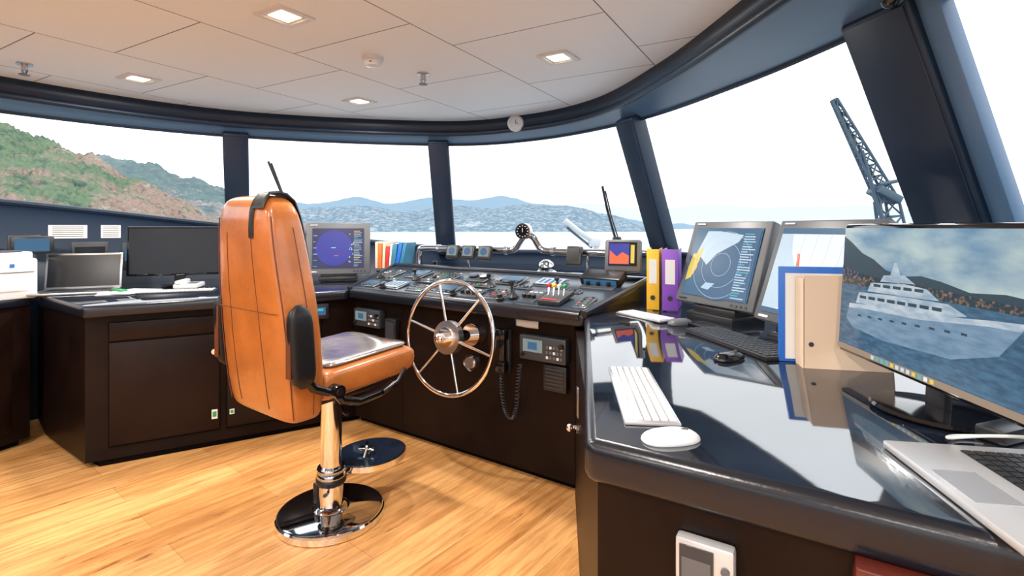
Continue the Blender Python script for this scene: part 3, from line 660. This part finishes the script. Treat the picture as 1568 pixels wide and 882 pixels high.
b.cyl((-.095,-.001,.07),(-.095,-.003,.07),.007,DGREY,seg=12)
b.done()
b=B('blue_folder',place(.945,1.545,.8905,-12)); b.box((0,0,.145),(.26,.012,.29),BLUEC,.003); b.box((0.005,-.007,.14),(.235,.003,.26),PAPER); b.done()
def laptop(M,open_ang,bm_,km,scrm,W=.34,D=.235):
    k=B('laptop',M); k.box((0,0,.008),(W,D,.014),bm_,.004)
    k.box((0,.045,.0153),(W*.82,D*.46,.001),BLACK)
    for r in range(6):
        for c in range(14): k.box((-W*.41+W*.82*(c+.5)/14,.045-D*.23+D*.46*(r+.5)/6,.0165),(W*.82/14*.84,D*.077*.8,.002),km)
    k.box((0,-D*.31,.0155),(W*.3,D*.27,.001),SILVER2 if bm_ is SILVER else BLACK)
    a=radians(open_ang); R=Matrix.Rotation(-(a-pi/2),4,'X'); hinge=V((0,D/2-.003,.014))
    k.box(hinge+R.to_3x3()@V((0,0,.115)),(W,.007,.23),bm_,.003,rot=R); k.box(hinge+R.to_3x3()@V((0,-.0045,.115)),(W*.94,.002,.205),scrm,rot=R)
    return k.done()
laptop(place(.775,.765,.8905,-100),115,SILVER,BLACK,S_OFF)
laptop(place(-2.72,3.20,.8905,24),100,STEEL,BLACK,S_OFF,.40,.25)
b=B('laptop_cable'); b.tube([cr([(.93,.98,.90),(.86,.99,.897),(.82,.96,.905),(.86,.92,.925),(.93,.89,.93),(1.0,.86,.91)],k/6) for k in range(31)],.003,PAPER,8); b.done()
b=B('power_adapter',place(.95,.99,.8905,20)); b.box((0,0,.014),(.09,.05,.028),BLACK,.006); b.done()
# ---------------------------------------------------------------- left desk stuff
b=B('printer',place(-3.12,2.98,.8755,62)); 
b.box((0,0,.12),(.44,.36,.24),WHITE,.015); b.box((0,-.182,.16),(.4,.006,.004),GREY); b.box((0,-.183,.08),(.36,.006,.06),WHITE,.002); b.box((0,-.02,.255),(.4,.3,.05),WHITE,.012); b.box((-.1,-.18,.2),(.1,.01,.035),GREY,.003); b.box((.1,-.184,.2),(.02,.004,.02),BLUEC); b.box((0,-.1,.283),(.3,.14,.006),GREY,.002); b.done()
b=B('gps_chartplotter',place(-2.97,3.17,1.19,40)); b.box((0,.02,0),(.2,.05,.11),BLACK,.01); b.box((0,-.007,0),(.16,.003,.08),S_DKB); b.box((0,.03,-.0),(.05,.05,.03),BLACK,.004);b.done()
def wallgear(x,y,z,w,h,yaw,kind,name):
    k=B(name,place(x,y,z,yaw)); 
    if kind=='paper': k.box((0,0,0),(w,.003,h),PAPER); [k.box((0,-.002,h*.35-h*.14*j),(w*.8,.001,.004),GREY) for j in range(6)]
    else:
        k.box((0,0,0),(w,.05,h),DGREY,.006); k.box((0,-.027,h*.1),(w*.8,.003,h*.5),S_OFF if kind=='off' else S_CHART); [k.box((-w*.3+w*.12*j,-.027,-h*.32),(w*.07,.005,.012),GREY) for j in range(6)]
    k.done()
wallgear(-2.9,3.52,1.09,.2,.22,40,'off','wall_radio_unit'); wallgear(-2.72,3.7,1.09,.16,.2,40,'x','wall_radio_unit')
wallgear(-3.0,3.46,1.27,.2,.09,40,'paper','notice_card'); wallgear(-2.82,3.6,1.27,.11,.09,40,'paper','notice_card')
wallgear(-3.16,3.32,1.2,.16,.1,42,'off','wall_radio_unit')
b=B('document_pile',place(-2.41,3.20,.8905,10)); b.box((0,0,.003),(.26,.2,.006),PAPER,.001,rot=.2); b.box((.02,.01,.008),(.21,.26,.004),WHITE,.001,rot=-.3); b.box((-.05,.02,.016),(.04,.12,.012),GREEN,.004,rot=.9); b.done()
b=B('desk_telephone',place(-2.18,3.46,.8905,15)); b.box((0,0,.02),(.14,.18,.03),WHITE,.008); b.box((-.04,0,.045),(.04,.19,.025),WHITE,.01); b.box((.03,-.02,.036),(.06,.09,.004),GREY); b.done()
bk=B('reference_books',place(-.93,3.88,.985,-15)); x=-.12
for w_,h_,mm,tl in((.022,.2,BEIGE,0),(.03,.19,ORC,0),(.022,.2,BEIGE,.03),(.025,.17,RED,.05),(.015,.18,PAPER,.08),(.03,.19,TEAL,.13),(.03,.2,BLUEC,.18),(.028,.2,TEAL,.2)):
    bk.box((x+w_/2+tl*.08,.08,h_/2+.003),(w_,.16,h_),mm,.002,rot=Matrix.Rotation(tl,4,'Y')); bk.box((x+w_/2+tl*.08,.084,h_/2+.005),(w_*.7,.15,h_*1.0),PAPER,rot=Matrix.Rotation(tl,4,'Y')); x+=w_+.004
bk.done()
b=B('blind_cord'); a=V((1.335,1.58,2.02)); c=V((1.66,1.72,1.18)); b.tube([a,(a+c)/2,c],.0016,KEYW,6); b.done()
b=B('cctv_camera',place(1.16,1.56,2.0)); b.box((0,0,.03),(.06,.06,.02),BLACK,.004); b.ball((0,0,.0),(.035,.035,.035),BLACKG); b.done()
# ---------------------------------------------------------------- outside
def hill(name,prof_,d0,d1,m,amp,fr,seg=260,rad=36,z0=-10,tree=0,tfr=.3):
    b_=B(name); rows=[]
    for i in range(seg+1):
        k=prof_[0][0]+(prof_[-1][0]-prof_[0][0])*i/seg
        for q in range(len(prof_)-1):
            if prof_[q][0]<=k<=prof_[q+1][0]+1e-9:
                f=(k-prof_[q][0])/(prof_[q+1][0]-prof_[q][0]); f=f*f*(3-2*f); s_=prof_[q][1]*(1-f)+prof_[q+1][1]*f; break
        row=[]
        for j in range(rad+1):
            g=j/rad; d=d0+(d1-d0)*g; zt_=1.3+s_*d1
            z=z0+(zt_-z0)*(g**.75); X=k*d
            z+=amp*min(1,g*4)*(noise.fractal(V((X*fr,d*fr,0)),1,2,6))
            if tree: z+=tree*abs(noise.noise(V((X*tfr,d*tfr,3))))*2
            row.append(b_.bm.verts.new((X,d,z)))
        row.append(b_.bm.verts.new((k*d1*1.15,d1*1.15,z0)))
        rows.append(row)
    ii=b_.mi(m)
    for i in range(seg):
        for j in range(rad+1): b_.bm.faces.new((rows[i][j],rows[i+1][j],rows[i+1][j+1],rows[i][j+1])).material_index=ii
    return b_.done(180)
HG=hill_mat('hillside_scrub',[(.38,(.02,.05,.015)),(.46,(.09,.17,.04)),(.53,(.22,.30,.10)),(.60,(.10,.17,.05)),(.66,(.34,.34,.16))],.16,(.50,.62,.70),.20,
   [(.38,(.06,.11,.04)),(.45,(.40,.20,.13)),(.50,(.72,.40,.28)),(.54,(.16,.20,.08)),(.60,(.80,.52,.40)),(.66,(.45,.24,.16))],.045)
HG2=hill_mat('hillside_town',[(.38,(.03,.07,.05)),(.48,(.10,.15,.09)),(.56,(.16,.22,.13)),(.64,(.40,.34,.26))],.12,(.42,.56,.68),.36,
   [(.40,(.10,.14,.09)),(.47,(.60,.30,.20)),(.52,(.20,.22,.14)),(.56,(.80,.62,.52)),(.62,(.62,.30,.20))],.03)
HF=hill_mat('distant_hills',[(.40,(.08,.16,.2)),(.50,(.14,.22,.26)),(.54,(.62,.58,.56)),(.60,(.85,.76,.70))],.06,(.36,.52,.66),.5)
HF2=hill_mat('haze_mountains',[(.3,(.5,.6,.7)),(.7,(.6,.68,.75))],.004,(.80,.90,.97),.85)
hp=lambda L:[((u-784)/784,(348-v)/784) for u,v in L]
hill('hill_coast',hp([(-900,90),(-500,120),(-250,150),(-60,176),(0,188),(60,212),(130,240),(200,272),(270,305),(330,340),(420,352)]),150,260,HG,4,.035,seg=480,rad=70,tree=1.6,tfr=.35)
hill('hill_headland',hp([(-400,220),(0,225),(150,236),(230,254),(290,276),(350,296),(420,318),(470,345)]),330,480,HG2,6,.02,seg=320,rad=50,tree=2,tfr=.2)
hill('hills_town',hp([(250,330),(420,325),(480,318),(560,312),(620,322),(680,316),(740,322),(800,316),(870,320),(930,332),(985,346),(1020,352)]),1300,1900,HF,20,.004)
hill('mountains_far',hp([(200,320),(440,305),(500,308),(545,302),(600,316),(660,302),(710,308),(765,299),(820,312),(880,318),(930,330),(1010,345),(1100,350)]),3000,4000,hill_mat('blue_mountains',[(.3,(.24,.38,.5)),(.7,(.34,.46,.55))],.003,(.44,.60,.74),.5),40,.0015)  # blue of aerial haze is put into the mountain colours
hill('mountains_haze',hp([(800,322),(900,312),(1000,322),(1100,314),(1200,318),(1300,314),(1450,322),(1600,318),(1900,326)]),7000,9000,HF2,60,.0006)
def sea_mat():
    m,t,b=nt('sea_water'); L=t.links.new
    b.inputs['Base Color'].default_value=(.18,.26,.31,1); b.inputs['Roughness'].default_value=.32
    tc=t.nodes.new('ShaderNodeTexCoord'); n=t.nodes.new('ShaderNodeTexNoise'); n.inputs['Scale'].default_value=.15; n.inputs['Detail'].default_value=6
    L(tc.outputs['Object'],n.inputs['Vector']); bp=t.nodes.new('ShaderNodeBump'); bp.inputs['Strength'].default_value=.5; bp.inputs['Distance'].default_value=.6
    L(n.outputs['Fac'],bp.inputs['Height']); L(bp.outputs[0],b.inputs['Normal']); return m
b=B('sea'); b.poly([(-30000,-30000,-10),(30000,-30000,-10),(30000,30000,-10),(-30000,30000,-10)],sea_mat()); b.done()
b=B('foredeck'); b.prism([(-3.6,4.9),(-.6,5.0),(.6,4.8),(2.2,3.9),(3.2,9),(1.8,14),(-.5,14),(-3,9)],.5,.62,BOATW,.03); b.done()
b=B('window_wiper'); b.tube([(-2.08,4.42,1.85),(-1.97,4.40,1.58),(-1.93,4.46,1.3)],.012,BLACK,8); b.box((-2.05,4.42,1.74),(.02,.015,.28),BLACK,.003,rot=Matrix.Rotation(-.4,4,'Y')); b.done()
b=B('window_wiper'); b.tube([(.745,4.22,1.64),(.79,4.25,1.45),(.87,4.3,1.2),(.88,4.3,1.1)],.011,BLACK,8); b.tube([(.77,4.22,1.6),(.82,4.24,1.4),(.89,4.28,1.2)],.006,BLACK,8); b.box((.88,4.3,1.18),(.07,.05,.08),BLACK,.01); b.done()
b=B('deck_davit'); b.tube([(.62,6,1.38),(.78,6,1.25),(1.0,6.1,1.12),(1.05,6.1,.62)],.035,BOATW,10); b.box((.98,6.1,1.12),(.14,.12,.10),BOATW,.02); b.tube([(.64,6,1.30),(.95,6.1,1.06)],.015,CRANE,8); b.done()
b=B('deck_crane')
def lattice(p0,p1,w0,w1,n,r):
    p0=V(p0);p1=V(p1);d=(p1-p0).normalized(); u=d.cross(V((0,1,0))).normalized(); w=V((0,1,0)); C=[]
    for k in range(n+1):
        c=p0.lerp(p1,k/n); ww=w0+(w1-w0)*k/n; C.append([c+u*ww,c-u*ww,c-u*ww*.6+w*ww*1.4,c+u*ww*.6+w*ww*1.4])
    for q in range(4): b.tube([c[q] for c in C],r,CRANE,6)
    for k in range(n):
        for q in range(4):
            b.tube([C[k][q],C[k+1][(q+1)%4]],r*.6,CRANE,5); b.tube([C[k][q],C[k][(q+1)%4]],r*.6,CRANE,5)
lattice((3.78,6,2.80),(4.42,6,1.62),.03,.10,9,.017)
lattice((4.42,6,1.62),(4.62,6,.6),.11,.15,5,.018)
b.box((4.4,6.05,1.68),(.30,.24,.10),CRANE,.02,rot=Matrix.Rotation(.5,4,'Y')); b.tube([(4.3,6,1.8),(4.55,6,1.85),(4.62,6,1.7)],.025,CRANE,8); b.tube([(4.1,6,2.2),(4.3,6,1.5),(4.5,6,1.0)],.022,CRANE,8)
b.done()
# ---------------------------------------------------------------- world, camera
w=bpy.data.worlds.new('sky'); scene.world=w; w.use_nodes=True; t=w.node_tree; bg=t.nodes['Background']
tc=t.nodes.new('ShaderNodeTexCoord'); sp=t.nodes.new('ShaderNodeSeparateXYZ'); r=t.nodes.new('ShaderNodeValToRGB')
t.links.new(tc.outputs['Generated'],sp.inputs[0]); t.links.new(sp.outputs['Z'],r.inputs['Fac']); t.links.new(r.outputs['Color'],bg.inputs['Color'])
e=r.color_ramp.elements; e[0].position=0; e[0].color=(.86,.92,.98,1); e[1].position=.16; e[1].color=(.98,.99,1,1); x=e.new(.9); x.color=(.9,.96,1,1)
bg.inputs['Strength'].default_value=2.2
cam=bpy.data.cameras.new('camera'); co=bpy.data.objects.new('camera',cam); scene.collection.objects.link(co)
co.location=(0,0,1.3); co.rotation_euler=(radians(90),0,0); cam.sensor_width=36; cam.lens=18; cam.shift_y=-.0593; cam.clip_end=60000; cam.clip_start=.02
scene.camera=co
scene.view_settings.view_transform='Standard'; scene.view_settings.exposure=.2
